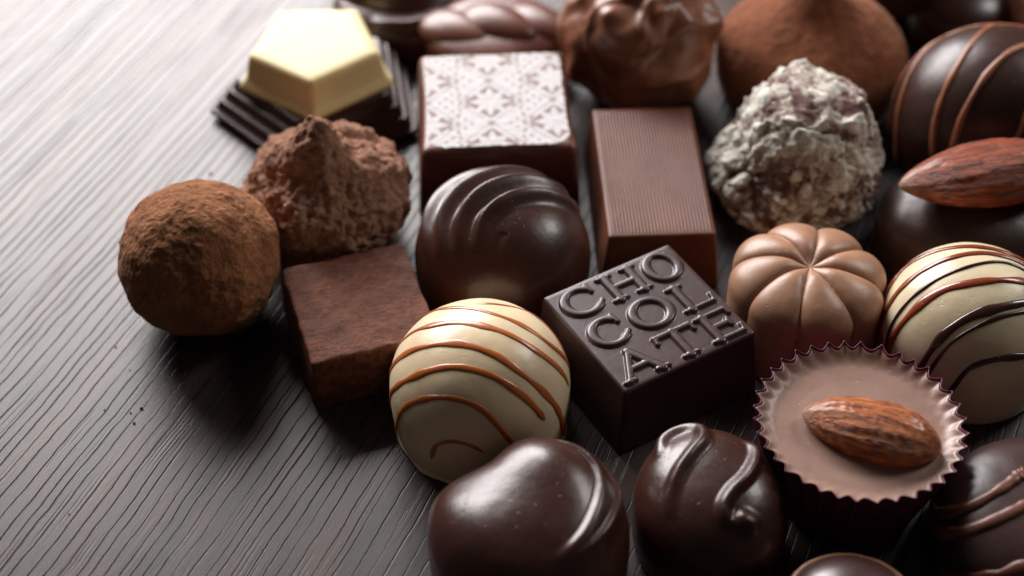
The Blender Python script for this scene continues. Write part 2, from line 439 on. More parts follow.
LINED = [
    [(-1.93, 0.45, 0.88), (-1.86, 0.82, 1.50), (-1.62, 1.09, 1.95), (-1.33, 1.18, 2.15)],
    [(-1.94, -0.35, 0.60), (-1.91, -0.03, 1.40), (-1.54, 0.56, 1.89), (-1.04, 1.13, 2.15), (-0.58, 1.22, 2.42)],
    [(-1.48, -1.12, 1.23), (-1.37, -0.76, 1.96), (-1.04, -0.29, 2.39), (-0.56, 0.39, 2.55), (-0.00, 1.09, 2.41)],
    [(-1.12, -1.31, 1.52), (-0.97, -1.09, 2.01), (-0.61, -0.70, 2.43), (-0.13, -0.26, 2.63), (0.20, -0.06, 2.64)],
    [(-0.13, -1.67, 1.41), (-0.10, -1.62, 1.57), (0.04, -1.46, 1.91)],
]

def rbox_coords(a, r, m):
    e = [-a+r-r*math.tan(t) if False else -a+r*(1-math.cos(t)) for t in np.linspace(0, PI/2, 6)[:-1]]
    inner = list(np.linspace(-a+r, a-r, m)); return np.array(e+inner+[-x for x in e[::-1]])
def rbox(a, b, h, r, m=50, taper=0, fn=None):
    """box of half sizes a, b and height h standing on z=0, rounded edges, wider by taper at the foot"""
    dims = np.array([a, b, h/2]); V = []; F = []
    for ax in range(3):
        i1, i2 = (ax+1) % 3, (ax+2) % 3
        c1, c2 = rbox_coords(dims[i1], r, m), rbox_coords(dims[i2], r, m if i2 != 2 else m)
        for sg in (-1, 1):
            off = len(V)
            for x in c1:
                for y in c2:
                    p = np.zeros(3); p[ax] = sg*dims[ax]; p[i1] = x; p[i2] = y
                    q = np.clip(p, -(dims-r), dims-r); d = p-q; L = np.linalg.norm(d)
                    V.append(q+d/L*r)
            n1, n2 = len(c1), len(c2)
            for i in range(n1-1):
                for j in range(n2-1):
                    f = (off+i*n2+j, off+(i+1)*n2+j, off+(i+1)*n2+j+1, off+i*n2+j+1)
                    F.append(f if sg > 0 else f[::-1])
    V = np.array(V); V[:, 2] += h/2
    k = 1-V[:, 2]/h
    V[:, 0] += np.sign(V[:, 0])*np.minimum(1, abs(V[:, 0])/a)*taper*k; V[:, 1] += np.sign(V[:, 1])*np.minimum(1, abs(V[:, 1])/b)*taper*k
    if fn: V = fn(V)
    return V, F
def warp(amp, s, seed):
    def f(V):
        out = V.copy()
        for i, v in enumerate(V):
            n = noise.noise_vector(Vector(v)*s+Vector((seed, 0, 0)))
            out[i] += np.array(n)*amp*min(1, v[2]/.15)
        return out
    return f

def relief(bounds, step, hfun, z, name, mat, parent, skirt=.02):
    """patches of raised relief lying on a flat top; only where the height is above nothing"""
    x0, x1, y0, y1 = bounds; xs = np.arange(x0, x1, step); ys = np.arange(y0, y1, step)
    X, Y = np.meshgrid(xs, ys, indexing='ij'); Hh = hfun(X, Y)
    up = Hh > 0; n2 = len(ys)
    idx = -np.ones(X.shape, int); V = []; F = []
    use = np.zeros(X.shape, bool)
    cell = up[:-1, :-1] | up[1:, :-1] | up[:-1, 1:] | up[1:, 1:]
    use[:-1, :-1] |= cell; use[1:, :-1] |= cell; use[:-1, 1:] |= cell; use[1:, 1:] |= cell
    idx[use] = np.arange(use.sum())
    Z = np.where(up, Hh, -skirt)+z
    V = np.stack([X[use], Y[use], Z[use]], 1)
    for i, j in zip(*np.where(cell)): F.append((int(idx[i, j]), int(idx[i+1, j]), int(idx[i+1, j+1]), int(idx[i, j+1])))
    return link_mesh(name, V, F, mat, parent)

def icosphere(sub):
    import bmesh
    bm = bmesh.new(); bmesh.ops.create_icosphere(bm, subdivisions=sub, radius=1)
    V = np.array([v.co[:] for v in bm.verts]); F = [[v.index for v in f.verts] for f in bm.faces]; bm.free()
    return V, F

# ------------------------------------------------------------------ the table
tv = [(-90, -60, 0), (90, -60, 0), (90, 130, 0), (-90, 130, 0), (-90, -60, -3), (90, -60, -3), (90, 130, -3), (-90, 130, -3)]
tb = link_mesh('table_top', tv, [(0, 1, 2, 3), (7, 6, 5, 4), (0, 4, 5, 1), (1, 5, 6, 2), (2, 6, 7, 3), (3, 7, 4, 0)], M['wood'], smooth=False)
tb['kind'] = 'structure'

# ------------------------------------------------------------------ cocoa dusted ball truffle
V, F = icosphere(7)
def fr(p, s, seed, o=5, H=1.0): return noise.fractal(Vector(p)*s+Vector((seed, seed*.7, -seed)), H, 2.1, o)
out = []
for v in V:
    r = 1.42*(1+.07*fr(v, 1.1, 3, 3)+.020*fr(v, 4, 9, 5, .8)+.008*fr(v, 13, 2, 4, .6))
    cr = noise.turbulence(Vector(v)*2.4+Vector((5, 1, 2)), 4, False)
    r -= .05*max(0, cr-.62)
    p = v*r
    if v[2] < -.75: p[2] = max(p[2], -1.30+.02*fr(v, 5, 1, 3))
    out.append(p)
out = np.array(out); out[:, 2] -= out[:, 2].min()
tag(link_mesh('cocoa_truffle', out, F, M['cocoa_ball'], loc=(-5.50, -.60, 0)),
    'round truffle dusted in reddish brown cocoa powder, the leftmost sweet on bare wood', 'truffle')

# ------------------------------------------------------------------ rough lumps
def lump(sub, R, Hh, peak, seed, cells=2.6, amp=.22, fine=.05, skew=(0, 0), tipr=.22, wide=.8, dome=False):
    V, F = icosphere(sub); out = []; fl = []
    for v in V:
        z = v[2]; rr = math.hypot(v[0], v[1]); th = math.atan2(v[1], v[0])
        if z > 0:                              # conical shoulder up to a rounded tip
            t = math.acos(min(1, z))/(PI/2)    # 0 at the tip, 1 at the widest
            r = R*(tipr*min(1, t/.16)**.6*(1-t)+t**wide) if t < 1 else R
            r = min(r, R); h = peak+(Hh-peak)*(1-t)**1.12 if True else 0
            h = .55*peak+(Hh-.55*peak)*(1-t**1.25)
        else:
            t = min(1, -z/.75); r = R*(1-.22*t*t) if z > -.75 else R*.78*(1-((-z)-.75)/.25)**.5; h = .55*peak*(1-t)
        p = np.array([r*math.cos(th)+skew[0]*max(0, h)/Hh, r*math.sin(th)+skew[1]*max(0, h)/Hh, h])
        q = Vector(p)
        if dome:
            a_ = math.acos(max(-1, min(1, z))); r = R*math.sin(a_)**.9 if z > -.6 else R*.83*math.sqrt(max(0, (1+z)/.4))
            h = max(0, 1.0+1.15*z if z > -.6 else .31*(1+z)/.4)
            h += 0.86*math.exp(-(math.hypot(r*math.cos(th)+.05, r*math.sin(th)+.12)/.56)**3) if z > 0 else 0
            p = np.array([r*math.cos(th)+skew[0]*max(0, h)/Hh, r*math.sin(th)+skew[1]*max(0, h)/Hh, h])
            q = Vector(p)
        wq = q+Vector(noise.noise_vector(q*1.8+Vector((seed, 0, 0))))*.28
        d, pts = noise.voronoi(wq*cells/1.0+Vector((seed, seed, 0)))
        edge = min(1, (d[1]-d[0])*2.2)
        cellr = noise.cell(pts[0]*7.3+Vector((.5, .5, .5)))
        d2, pt2 = noise.voronoi(wq*cells*2.6+Vector((0, seed, 3)))
        e2 = min(1, (d2[1]-d2[0])*2.5); c2 = noise.cell(pt2[0]*5.1+Vector((.3, .5, .7)))
        a = amp*(.55*(edge**.5)*(.35+.65*cellr)-.22)+amp*.42*(e2**.6*(.3+.7*c2)-.3)+amp*.55*fr(q, 1.1, seed, 3)+fine*fr(q, 7, seed, 4, .6)
        nrm = np.array([math.cos(th)*(.25+.75*rr), math.sin(th)*(.25+.75*rr), max(0, .15+.85*z)])
        nrm = nrm/(np.linalg.norm(nrm)+1e-6)
        out.append(p+nrm*a*(1 if h > .12 else max(0, h/.12)))
        fl.append(.62*(e2**.7*(.35+.65*c2))+.42*(edge**.5*(.3+.7*cellr)))
    out = np.array(out); out[:, 2] = np.maximum(out[:, 2], 0)
    return out, F, fl
V, F, fl = lump(7, 1.62, 2.6, 1.75, 4.2, cells=1.15, amp=.23, fine=.045, skew=(.05, -.12), dome=True)
tag(link_mesh('rough_truffle', V, F, M['cocoa_rough'], loc=(-3.52, 1.50, 0)),
    'craggy peaked truffle with torn cocoa coating, behind the round cocoa truffle and brown square', 'truffle')
V, F, fl = lump(7, 1.66, 2.62, 1.4, 11.7, cells=1.5, amp=.19, fine=.05, skew=(.22, .1), tipr=.42, wide=.86)
tag(link_mesh('flaked_truffle', V, F, M['crust'], loc=(5.42, 2.55, 0), attrs={'flake': fl}),
    'peaked truffle crusted with crumbly off-white flakes, behind the milk chocolate flower', 'truffle')

# ------------------------------------------------------------------ cocoa dusted ganache square
V, F = rbox(1.11, 1.21, 1.12, .06, 70, .04, warp(.03, 3.2, 3))
tag(link_mesh('ganache_square', V, F, M['ganache'], loc=(-2.66, -1.44, 0), rotz=math.radians(18.5), merge=True),
    'matt brown ganache square dusted with cocoa, between the two cocoa truffles and striped cream dome', 'chocolate')

# ------------------------------------------------------------------ pentagon praline
def ngon_ring(R, rot, cr, z, n=5, k=8):
    """rounded regular polygon ring"""
    out = []
    for i in range(n):
        a = rot+2*PI*i/n
        c = np.array([math.cos(a), math.sin(a)])*(R-cr/math.cos(PI/n))
        for j in range(k):
            b = a-PI/n+2*PI/n*j/(k-1); out.append((c[0]+cr*math.cos(b), c[1]+cr*math.sin(b), z))
    return out
def stack(rings, name, mat, parent):
    V = [p for r in rings for p in r]; k = len(rings[0])
    F = [f[::-1] for f in quads(len(rings), k)]; F.append(tuple(range(k))[::-1]); F.append(tuple((len(rings)-1)*k+j for j in range(k)))
    return link_mesh(name, V, F, mat, parent)
pent = tag(empty('pentagon_praline', (-3.97, 5.42, 0)), 'pentagonal white chocolate block on a stepped dark chocolate base', 'chocolate')
rot0 = math.radians(-90)-math.radians(9)
R_ = 2.12; rings = [ngon_ring(R_, rot0, .15, 0)]
z = 0
for i, (rr, zz) in enumerate([(2.34, .22), (2.14, .45), (1.94, .68), (1.74, .90)]):
    for k in range(5):
        b = PI/2*k/4; q = .085
        rings.append(ngon_ring(rr-.02-q*(1-math.cos(b)), rot0, .13, zz-q+q*math.sin(b)))
    if i < 3: rings.append(ngon_ring(rr-.125, rot0, .12, zz-.02)); rings.append(ngon_ring(rr-.15, rot0, .12, zz-.03))
stack(rings, 'stepped_base', M['dark_satin'], pent)
rot1 = math.radians(-88)
prof = [(1.64, .88), (1.66, .93), (1.62, 1.0), (1.53, 1.08), (1.49, 1.14), (1.42, 1.48), (1.40, 1.57), (1.36, 1.63), (1.28, 1.66), (1.1, 1.67)]
stack([ngon_ring(r, rot1, .12, z) for r, z in prof], 'white_block', M['ivory'], pent)

# ------------------------------------------------------------------ printed square praline
pr = tag(empty('patterned_praline', (-.32, 3.50, 0), math.radians(3.2)), 'square praline printed on top with white star and diamond pattern', 'chocolate')
def concave(a):
    def f(V):
        V = V.copy(); V[:, 0] *= 1-.035*np.cos(V[:, 1]/a*PI/2)*(V[:, 2]/1.7); V[:, 1] *= 1-.02*np.cos(V[:, 0]/a*PI/2)*(V[:, 2]/1.7)
        return V
    return f
V, F = rbox(1.46, 1.55, 1.68, .16, 40, .10, concave(1.45))
link_mesh('body', V, F, M['braid'], pr, merge=True)
n = 300; u = np.linspace(-1, 1, n)
X, Y = np.meshgrid(u, u, indexing='ij')
def star_print(u_, v_):
    """white print: eight-petal stars inside diamonds, joined by bands with small squares between"""
    a, b = .445, .222
    i = np.round(u_/a); par = np.mod(i, 2)
    x = u_-i*a; v2 = v_-par*b; y = v2-np.round(v2/(2*b))*2*b
    dia = abs(x)/.205+abs(y)/.195
    ang = np.arctan2(y, x); r = np.hypot(x, y); s = PI/4
    k = abs(np.mod(ang+s/2, s)-s/2)
    rm = .17; rm = .158; w = np.minimum(r*.36, np.maximum(0, (rm-r))*.42)
    petal = (r*np.sin(k) < w) & (r < rm)
    out = np.zeros(u_.shape)
    inside = dia < .90
    out[~inside] = 1
    out[(dia > 1.10) & (dia < 1.20)] = .55
    out[inside & petal] = 1
    rx, ry = (u_/.089+v_/.089)/1.0, (u_/.089-v_/.089)/1.0
    sq = (abs(rx-np.round(rx)) < .20) & (abs(ry-np.round(ry)) < .20) & (dia > 1.45)
    out[sq] = .30
    # small square motifs in the gaps between the star columns
    gx = abs(x)-.2225; gy = abs(y)
    g = (abs(abs(gx)-.0)+abs(gy)) ; out[g < .035] = .2
    m1 = (abs(gx)-.0); 
    for (ox, oy) in ((0, .075), (.062, .04)):
        g = np.abs(np.abs(gx)-ox)+np.abs(gy-oy); out[(g < .028)] = .25
    g2 = np.abs(x)+np.abs(abs(y)-.222); out[g2 < .032] = .2
    return out
A = star_print((X+.08)/2*1.0, (Y*.98+.06)/2)
for _ in range(1): A = (A+np.roll(A, 1, 0)+np.roll(A, -1, 0)+np.roll(A, 1, 1)+np.roll(A, -1, 1))/5
# outline of the printed sheet: rounded, slightly waisted and chipped at the rim
ed = np.array([noise.fractal(Vector((a*9, b*9, 0)), 1, 2, 4) for a in u for b in u]).reshape(n, n)
q = (abs(X)**9+abs(Y)**9)**(1/9)
cut = (.975+.022*ed) < q
px = X*1.40*(1-.03*np.cos(Y*PI/2)); py = Y*1.49*(1-.02*np.cos(X*PI/2))
pz = 1.684+.006*ed-np.where(q > .96, (q-.96)*.25, 0)
idx = np.arange(n*n).reshape(n, n); F = []
for i in range(n-1):
    for j in range(n-1):
        if not (cut[i, j] or cut[i+1, j+1]): F.append((int(idx[i, j]), int(idx[i+1, j]), int(idx[i+1, j+1]), int(idx[i, j+1])))
link_mesh('printed_top', np.stack([px.ravel(), py.ravel(), pz.ravel()+.006], 1), F, M['print'], pr, attrs={'print': A.ravel()})

# ------------------------------------------------------------------ ribbed milk rectangle
def ribs(V):
    V = V.copy(); top = V[:, 2] > 1.18
    V[top, 2] += .010*np.sin(V[top, 0]*2*PI/.072)*np.clip((0.94-abs(V[top, 0]))/.03, 0, 1)
    return V
def rib_box():
    a, b, h, r = .97, 1.85, 1.25, .05
    V, F = rbox(a, b, h, r, 250, .10, None); return V, F
xs = list(-.97+.05*(1-np.cos(np.linspace(0, PI/2, 5))))
V, F = rbox(.97, 1.85, 1.25, .05, 60, .13)
rect = tag(empty('ribbed_bar', (2.62, 1.92, 0), math.radians(2.6)), 'tall milk chocolate rectangle with fine lengthwise ribs on its top', 'chocolate')
link_mesh('body', V, F, M['milk'], rect, merge=True)
nx = 420; xs = np.linspace(-.925, .925, nx); ys = np.linspace(-1.80, 1.80, 40)
V = []
for x in xs:
    for y in ys:
        w = .004*noise.noise(Vector((x*2, y*2, 0)))
        fade = min(1, (.925-abs(x))/.04)*min(1, (1.80-abs(y))/.05)
        V.append((x, y, 1.246+fade*(.014+.009*math.sin((x+w)*2*PI/.062)+.03*max(0, noise.noise(Vector((x*1.2, y*1.2, 4))))*.35)))
F = [f[::-1] for f in quads(nx, 40, False)]
link_mesh('ribbed_top', V, [f[::-1] for f in F], M['milk'], rect)

# ------------------------------------------------------------------ dark fan dome (centre)
D = Dome(1.60, .75, 1.35, 1.42, 2.1, ns=260, nt=130)
for pts, w, h in (([(-1.36, -.75), (-1.36, .05), (-1.0, .78), (-.4, 1.22), (.3, 1.42)], .30, .10),
            ([(-1.12, -.85), (-1.06, -.10), (-.62, .56), (.10, 1.00), (.9, 1.12)], .32, .115),
            ([(-.82, -.95), (-.74, -.28), (-.28, .28), (.45, .68), (1.2, .84)], .34, .12),
            ([(-.48, -1.0), (-.36, -.42), (.10, .02), (.72, .34), (1.38, .48)], .34, .11)):
    D.ridge(pts, w*.95, h*1.6, side=1, n=160, tk=(2.2, 9))
D.ridge([(-.14, -1.25), (-.08, -.95), (.02, -.70)], .10, -.035, n=50)
D.fuzz(.006, 1.0, 2)
tag(D.make('fan_praline', M['dark'], loc=(-.17, .08, 0)), 'round dark chocolate dome with a fan of curved ridges, behind the cream dome', 'chocolate')

# ------------------------------------------------------------------ cream dome with caramel drizzle
def view(x, y, z):     # directions given as right, up and towards the viewpoint, turned into table axes
    p = math.radians(44.5); return (x, y*math.sin(p)-z*math.cos(p), y*math.cos(p)+z*math.sin(p))
cr = tag(empty('cream_praline', (-.53, -3.25, 0)), 'cream white chocolate dome with thin caramel orange stripes, left of the lettered square', 'chocolate')
D = Dome(1.50, .95, 1.34, 1.36, 2.05, ns=180)
D.fuzz(.012, 1.1, 6); D.make('shell', M['cream'], cr)
ft = []
for i, (r0, z) in enumerate([(1.25, 0), (1.42, 0), (1.46, .03), (1.45, .07), (1.40, .10), (1.33, .11)]):
    ft.append([((r0+.05*noise.noise(Vector((math.cos(t)*3, math.sin(t)*3, 0)))*(i > 0))*math.cos(t), (r0+.05*noise.noise(Vector((math.cos(t)*3, math.sin(t)*3, 0)))*(i > 0))*math.sin(t), z) for t in np.arange(160)/160*2*PI])
stack(ft, 'foot', M['cream'], cr)
for i, (pts, w, e) in enumerate(zip(CREAM, [.036, .052, .056, .062, .060, .054, .044], [(0, 0), (.4, .5), (.5, 0), (.6, .6), (.6, .3), (.15, .7), (0, .6)])):
    lay(D, pts, w, .018, M['caramel'], cr, e, i)

# ------------------------------------------------------------------ lettered square
ch = tag(empty('lettered_chocolate', (2.30, -2.08, 0), math.radians(31)), 'dark chocolate square with raised letters reading CHOCOLATE', 'chocolate')
V, F = rbox(1.31, 1.27, 1.42, .05, 46, .12)
link_mesh('body', V, F, M['dark_purple'], ch, merge=True)
def seg(p, q, w, n=30): return [(p[0]+(q[0]-p[0])*t, p[1]+(q[1]-p[1])*t, w) for t in np.linspace(0, 1, n)]
def arc(cx, cy, rx, ry, a0, a1, w0, w1, n=90):
    o = []
    for t in np.linspace(a0, a1, n):
        o.append((cx+rx*math.cos(t), cy+ry*math.sin(t), w0+(w1-w0)*abs(math.cos(t))**1.5))
    return o
R2 = math.radians
def cell(c, r): return (c, r)
TK, TN, SF = .094, .066, .052
def L_C(x0, x1, y0, y1):
    cx, cy, rx, ry = (x0+x1)/2+.03, (y0+y1)/2, (x1-x0)/2-TK+.02, (y1-y0)/2-.05
    s = arc(cx, cy, rx, ry, R2(52), R2(310), TN, TK+.008)
    e1 = (cx+rx*math.cos(R2(52)), cy+ry*math.sin(R2(52))); e2 = (cx+rx*math.cos(R2(310)), cy+ry*math.sin(R2(310)))
    return s+seg((e1[0]+.02, e1[1]+.08), (e1[0]+.05, e1[1]-.10), SF)+seg((e2[0], e2[1]), (e2[0]+.09, e2[1]+.09), SF)
def L_O(x0, x1, y0, y1):
    cx, cy, rx, ry = (x0+x1)/2, (y0+y1)/2, (x1-x0)/2-TK, (y1-y0)/2-.045
    return arc(cx, cy, rx, ry, 0, 2*PI, TN, TK+.008, 130)
def serif(x, y, h=.10): return seg((x-h, y), (x+h, y), SF, 12)
def L_H(x0, x1, y0, y1):
    a, b = x0+.15, x1-.15; t, bt, m = y1-SF, y0+SF, (y0+y1)/2
    return seg((a, bt), (a, t), TK)+seg((b, bt), (b, t), TK)+seg((a, m), (b, m), TN)+serif(a, t, .12)+serif(a, bt, .12)+serif(b, t, .12)+serif(b, bt, .12)
def L_L(x0, x1, y0, y1):
    a = x0+.17; t, b = y1-SF, y0+SF
    return seg((a, b), (a, t), TK)+serif(a, t, .13)+seg((a-.13, b), (x1-.06, b), SF)+seg((x1-.06, b), (x1-.03, b+.15), SF)
def L_A(x0, x1, y0, y1):
    t, b, m = y1-SF, y0+SF, (x0+x1)/2
    return seg((m, t), (x0+.12, b), TN)+seg((m, t), (x1-.12, b), TK)+seg((x0+.24, b+.22), (x1-.24, b+.22), TN)+serif(x0+.12, b, .09)+serif(x1-.12, b, .11)
def L_T(x0, x1, y0, y1):
    t, b, m = y1-SF, y0+SF, (x0+x1)/2
    return seg((m, b), (m, t), TK)+seg((x0+.05, t), (x1-.05, t), TN)+seg((x0+.05, t), (x0+.03, t-.13), SF)+seg((x1-.05, t), (x1-.03, t-.13), SF)+serif(m, b, .13)
def L_E(x0, x1, y0, y1):
    a = x0+.15; t, b, m = y1-SF, y0+SF, (y0+y1)/2
    return (seg((a, b), (a, t), TK)+seg((a-.12, t), (x1-.07, t), SF)+seg((x1-.07, t), (x1-.05, t-.12), SF)+seg((a, m), (x1-.17, m), TN)
            +seg((x1-.17, m-.07), (x1-.17, m+.07), SF)+seg((a-.12, b), (x1-.06, b), SF)+seg((x1-.06, b), (x1-.03, b+.14), SF))
W, Hs = 2.62, 2.54
def cellb(u0, u1, v0, v1): return (-W/2+u0*W, -W/2+u1*W, Hs/2-v1*Hs, Hs/2-v0*Hs)
ST = (L_C(*cellb(.035, .345, .04, .312))+L_H(*cellb(.372, .672, .04, .312))+L_O(*cellb(.688, .972, .035, .318))
      + L_C(*cellb(.045, .335, .368, .638))+L_O(*cellb(.362, .688, .362, .642))+L_L(*cellb(.708, .965, .368, .638))
      + L_A(*cellb(.030, .365, .695, .965))+L_T(*cellb(.385, .690, .695, .965))+L_E(*cellb(.712, .972, .695, .965)))
ST = np.array(ST)
def letters_h(X, Y):
    H = np.zeros(X.shape)
    for x, y, w in ST:
        i0, i1 = np.searchsorted(X[:, 0], [x-w*1.1, x+w*1.1]); j0, j1 = np.searchsorted(Y[0], [y-w*1.1, y+w*1.1])
        d = np.hypot(X[i0:i1, j0:j1]-x, Y[i0:i1, j0:j1]-y)/w
        H[i0:i1, j0:j1] = np.maximum(H[i0:i1, j0:j1], np.where(d < 1, np.maximum(0, 1-d**4.5), 0))
    for _ in range(3):
        K = H.copy(); K[1:-1, 1:-1] = (H[1:-1, 1:-1]*2+H[:-2, 1:-1]+H[2:, 1:-1]+H[1:-1, :-2]+H[1:-1, 2:])/6; H = K
    return np.where(H > .004, H*.052, 0)
relief((-1.28, 1.28, -1.24, 1.24), .0095, letters_h, 1.4195, 'lettering', M['dark_purple'], ch, skirt=.004)

# ------------------------------------------------------------------ flower
NP = 8
def fplan(t, q):
    s = abs(math.sin(NP*(t+.25+.12*(1-min(q, 1)))/2)); return 1-.10*(1-s**.45)*min(1, q*1.2)
D = Dome(1.37, 1.32, .58, 1.34, 2.2, ns=480, nt=80, nb=24, plan=fplan)
for i, v in enumerate(D.V):
    r = math.hypot(v[0], v[1]); t = math.atan2(v[1], v[0]); q = min(1, r/1.36)
    s = abs(math.sin(NP*(t+.25+.12*(1-q))/2))
    if v[2] > 1.1:
        D.V[i, 2] += -.15*(1-s**.38)*min(1, q*3.2)*(1-.35*q) - .20*math.exp(-(r/.30)**2)
D.fuzz(.010, 1.2, 5)
tag(D.make('flower_chocolate', M['milk_light'], loc=(5.12, -1.20, 0)), 'light milk chocolate moulded as a rounded flower with eight petals', 'chocolate')

# ------------------------------------------------------------------ lumpy nut cluster
V, F = icosphere(6); out = []
for v in V:
    q = Vector(v); w = q+Vector(noise.noise_vector(q*1.3+Vector((3, 3, 3))))*.30
    n1 = noise.noise(w*1.5+Vector((7, 1, 0))); n2 = noise.noise(w*3.1+Vector((2, 4, 8)))
    f = .13*noise.noise(w*1.7+Vector((1.3, 0, 2)))+.05*n2+.018*noise.noise(w*7)
    f += .10*max(0, 1-math.sqrt(n1*n1+.004)*3.2)**1.6
    for (bx, by, bz) in ((-.45, -.55, .70), (.18, -.62, .76), (.55, -.80, -.20), (-.80, -.45, -.2), (.85, -.3, .35)):
        f += .09*math.exp(-((v[0]-bx)**2+(v[1]-by)**2+(v[2]-bz)**2)/.018)
    out.append(v*(1.52*(1+f)))
out = np.array(out); out[:, 2] = np.maximum(out[:, 2], -1.42); out[:, 2] -= out[:, 2].min()
tag(link_mesh('nut_cluster', out, F, M['nut'], loc=(2.62, 5.98, 0)), 'lumpy round milk chocolate nut cluster behind the ribbed bar', 'chocolate')

# ------------------------------------------------------------------ cocoa kiss
D = Dome(1.96, .9, 1.0, 1.75, 2.0, ns=240, nt=110)
r = np.hypot(D.V[:, 0], D.V[:, 1])
D.V[:, 2] += .95*np.exp(-(r/.42)**1.5)+.18*np.exp(-(r/1.1)**2)
D.fuzz(.05, .9, 3, 3); D.fuzz(.010, 5, 3, 4)
tag(D.make('cocoa_kiss', M['cocoa_kiss'], loc=(6.22, 6.20, 0)), 'large cocoa dusted drop with a pointed top, behind the white flaked truffle', 'truffle')
V, F = icosphere(6)
out = np.array([v*1.6*(1+.03*fr(v, 1.2, 8, 3)) for v in V]); out[:, 2] = np.maximum(out[:, 2], -1.5)+1.5
tag(link_mesh('cocoa_truffle', out, F, M['cocoa_dark'], loc=(8.45, 9.2, 0)), 'blurred brown cocoa truffle at the back edge, right of the pointed drop', 'truffle')

# ------------------------------------------------------------------ dark dome with milk stripes (upper right)
ld = tag(empty('striped_dark_praline', (9.55, 3.95, 0)), 'large dark dome with thin milk chocolate lines, behind the almond topped dome', 'chocolate')
D = Dome(1.98, .9, 1.75, 1.8, 2.1, ab=(1, .88), ns=200); D.fuzz(.012, 1, 4); D.make('shell', M['dark_satin'], ld)
for i, pts in enumerate(LINED): lay(D, pts, .062, .050, M['milk_drizzle'], ld, (.6, 1.2), i)

# ------------------------------------------------------------------ almonds
def almond(parent, L, Wd, T, mat, loc, rot, pt=.3, seed=0, name='almond'):
    nu, nv = 150, 120; V = []; tp = []
    for i in range(nu):
        t = i/(nu-1); x = -L/2+L*t
        s = (1-abs(2*t-1)**2.25)**.62*(1-pt*(1-t)**1.6)
        s = max(s, .001)
        for j in range(nv):
            a = 2*PI*j/nv
            rip = .020*math.sin(a*13+1.3*math.sin(t*5+a*2))*math.sin(PI*t)+.05*noise.fractal(Vector((t*3.0, math.cos(a)*2.2, math.sin(a)*2.2+seed)), 1, 2, 3)+.022*noise.noise(Vector((t*26, math.cos(a)*7, math.sin(a)*7+seed)))
            k = s*(1+rip)
            V.append((x, Wd/2*k*math.cos(a), T/2*k*math.sin(a)))
            tp.append(max(0, 1-t/.12)*.9 if True else 0)
    F = quads(nu, nv); F.append(tuple(range(nv))); F.append(tuple((nu-1)*nv+j for j in range(nv))[::-1])
    o = link_mesh(name, V, F, mat, parent, attrs={'tip': tp})
    o.location = Vector(loc)*U; o.rotation_euler = rot
    return o

# ------------------------------------------------------------------ almond-topped dark dome
D = Dome(1.93, .80, .98, 1.86, 2.5, ab=(1, .80), ns=180); D.fuzz(.015, .9, 1)
tag(D.make('almond_dome', M['dark_satin'], loc=(8.62, .72, 0)), 'smooth dark chocolate dome carrying a reddish almond', 'chocolate')
tag(almond(None, 3.05, 1.52, 1.08, M['almond_red'], (8.38, .74, 2.12), (.12, -.04, .16), pt=.38, seed=5), 'whole reddish brown almond on top of the smooth dark dome', 'almond')

# ------------------------------------------------------------------ white dome with red and dark drizzle
wd = tag(empty('drizzled_white_praline', (7.85, -1.92, 0)), 'ivory dome striped with red brown and dark chocolate lines, at the right edge', 'chocolate')
D = Dome(1.52, .95, 1.38, 1.38, 2.05, ns=180); D.fuzz(.010, 1.1, 9); D.make('shell', M['cream_pale'], wd)
for i, (pts, w, m) in enumerate(zip(WHITE, [.075, .064, .034, .072, .075, .040, .056], ['red_drizzle', 'red_drizzle', 'dark_drizzle', 'red_drizzle', 'dark_drizzle', 'dark_drizzle', 'dark_drizzle'])):
    lay(D, pts, w, .030, M[m], wd, (.7, 1.4), i)

# ------------------------------------------------------------------ almond cup
cup = tag(empty('almond_cup', (5.45, -4.62, 0)), 'milk chocolate cup in crimped burgundy paper with an almond set in it', 'chocolate')
NF = 36; ns = NF*16; th = np.arange(ns)/ns*2*PI
tilt = Matrix.Rotation(math.radians(4), 3, 'X')
def crimp(t, a):   # sharp outward points
    a *= .82+.36*(.5+.5*noise.noise(Vector((math.cos(t)*6, math.sin(t)*6, 2)))*2); x = (t*NF/(2*PI)+.25*noise.noise(Vector((math.cos(t)*3, math.sin(t)*3, 7)))) % 1; return a*(1-abs(math.sin(PI*x)))
rings = []
for zz, rr, a in [(0, 1.12, .02), (.05, 1.17, .06), (.4, 1.25, .09), (.8, 1.36, .10), (1.2, 1.47, .10), (1.45, 1.54, .11), (1.60, 1.59, .12), (1.655, 1.61, .12)]:
    rings.append([((rr+crimp(t, a)-a*.4)*math.cos(t), (rr+crimp(t, a)-a*.4)*math.sin(t), zz+(.04*crimp(t, 1) if zz > 1.5 else 0)) for t in th])
inner = [[(x*(1-.012/1.5), y*(1-.012/1.5), z) for x, y, z in r] for r in rings[::-1]]
al = rings+inner; V = [p for r in al for p in r]; F = quads(len(al), ns)
F.append(tuple(j for j in range(ns)))
link_mesh('paper_case', V, [f[::-1] for f in F], M['paper'], cup)
V = [(0, 0, 1.50)]; nrg = 60
for i in range(1, nrg+1):
    q = i/nrg
    for t in th:
        c = crimp(t, .12)-.048
        e = max(0, (q-.80)/.20)
        r = q*1.572+c*e**1.2
        z = 1.50+.015*noise.noise(Vector((q*2*math.cos(t), q*2*math.sin(t), 0)))+.15*e**2.0-.05*(1-min(1, abs(q-.62)/.3))*.3
        z += .022*e*(crimp(t, 1)*2-1)*(1-e*.3)
        if q > .99: z -= .015
        # chocolate drawn up slightly round the almond
        V.append((r*math.cos(t), r*math.sin(t), z))
F = [(0, 1+j, 1+(j+1) % ns) for j in range(ns)]+quads(nrg, ns, True, 1)
link_mesh('filling', V, F, M['cup_choc'], cup)
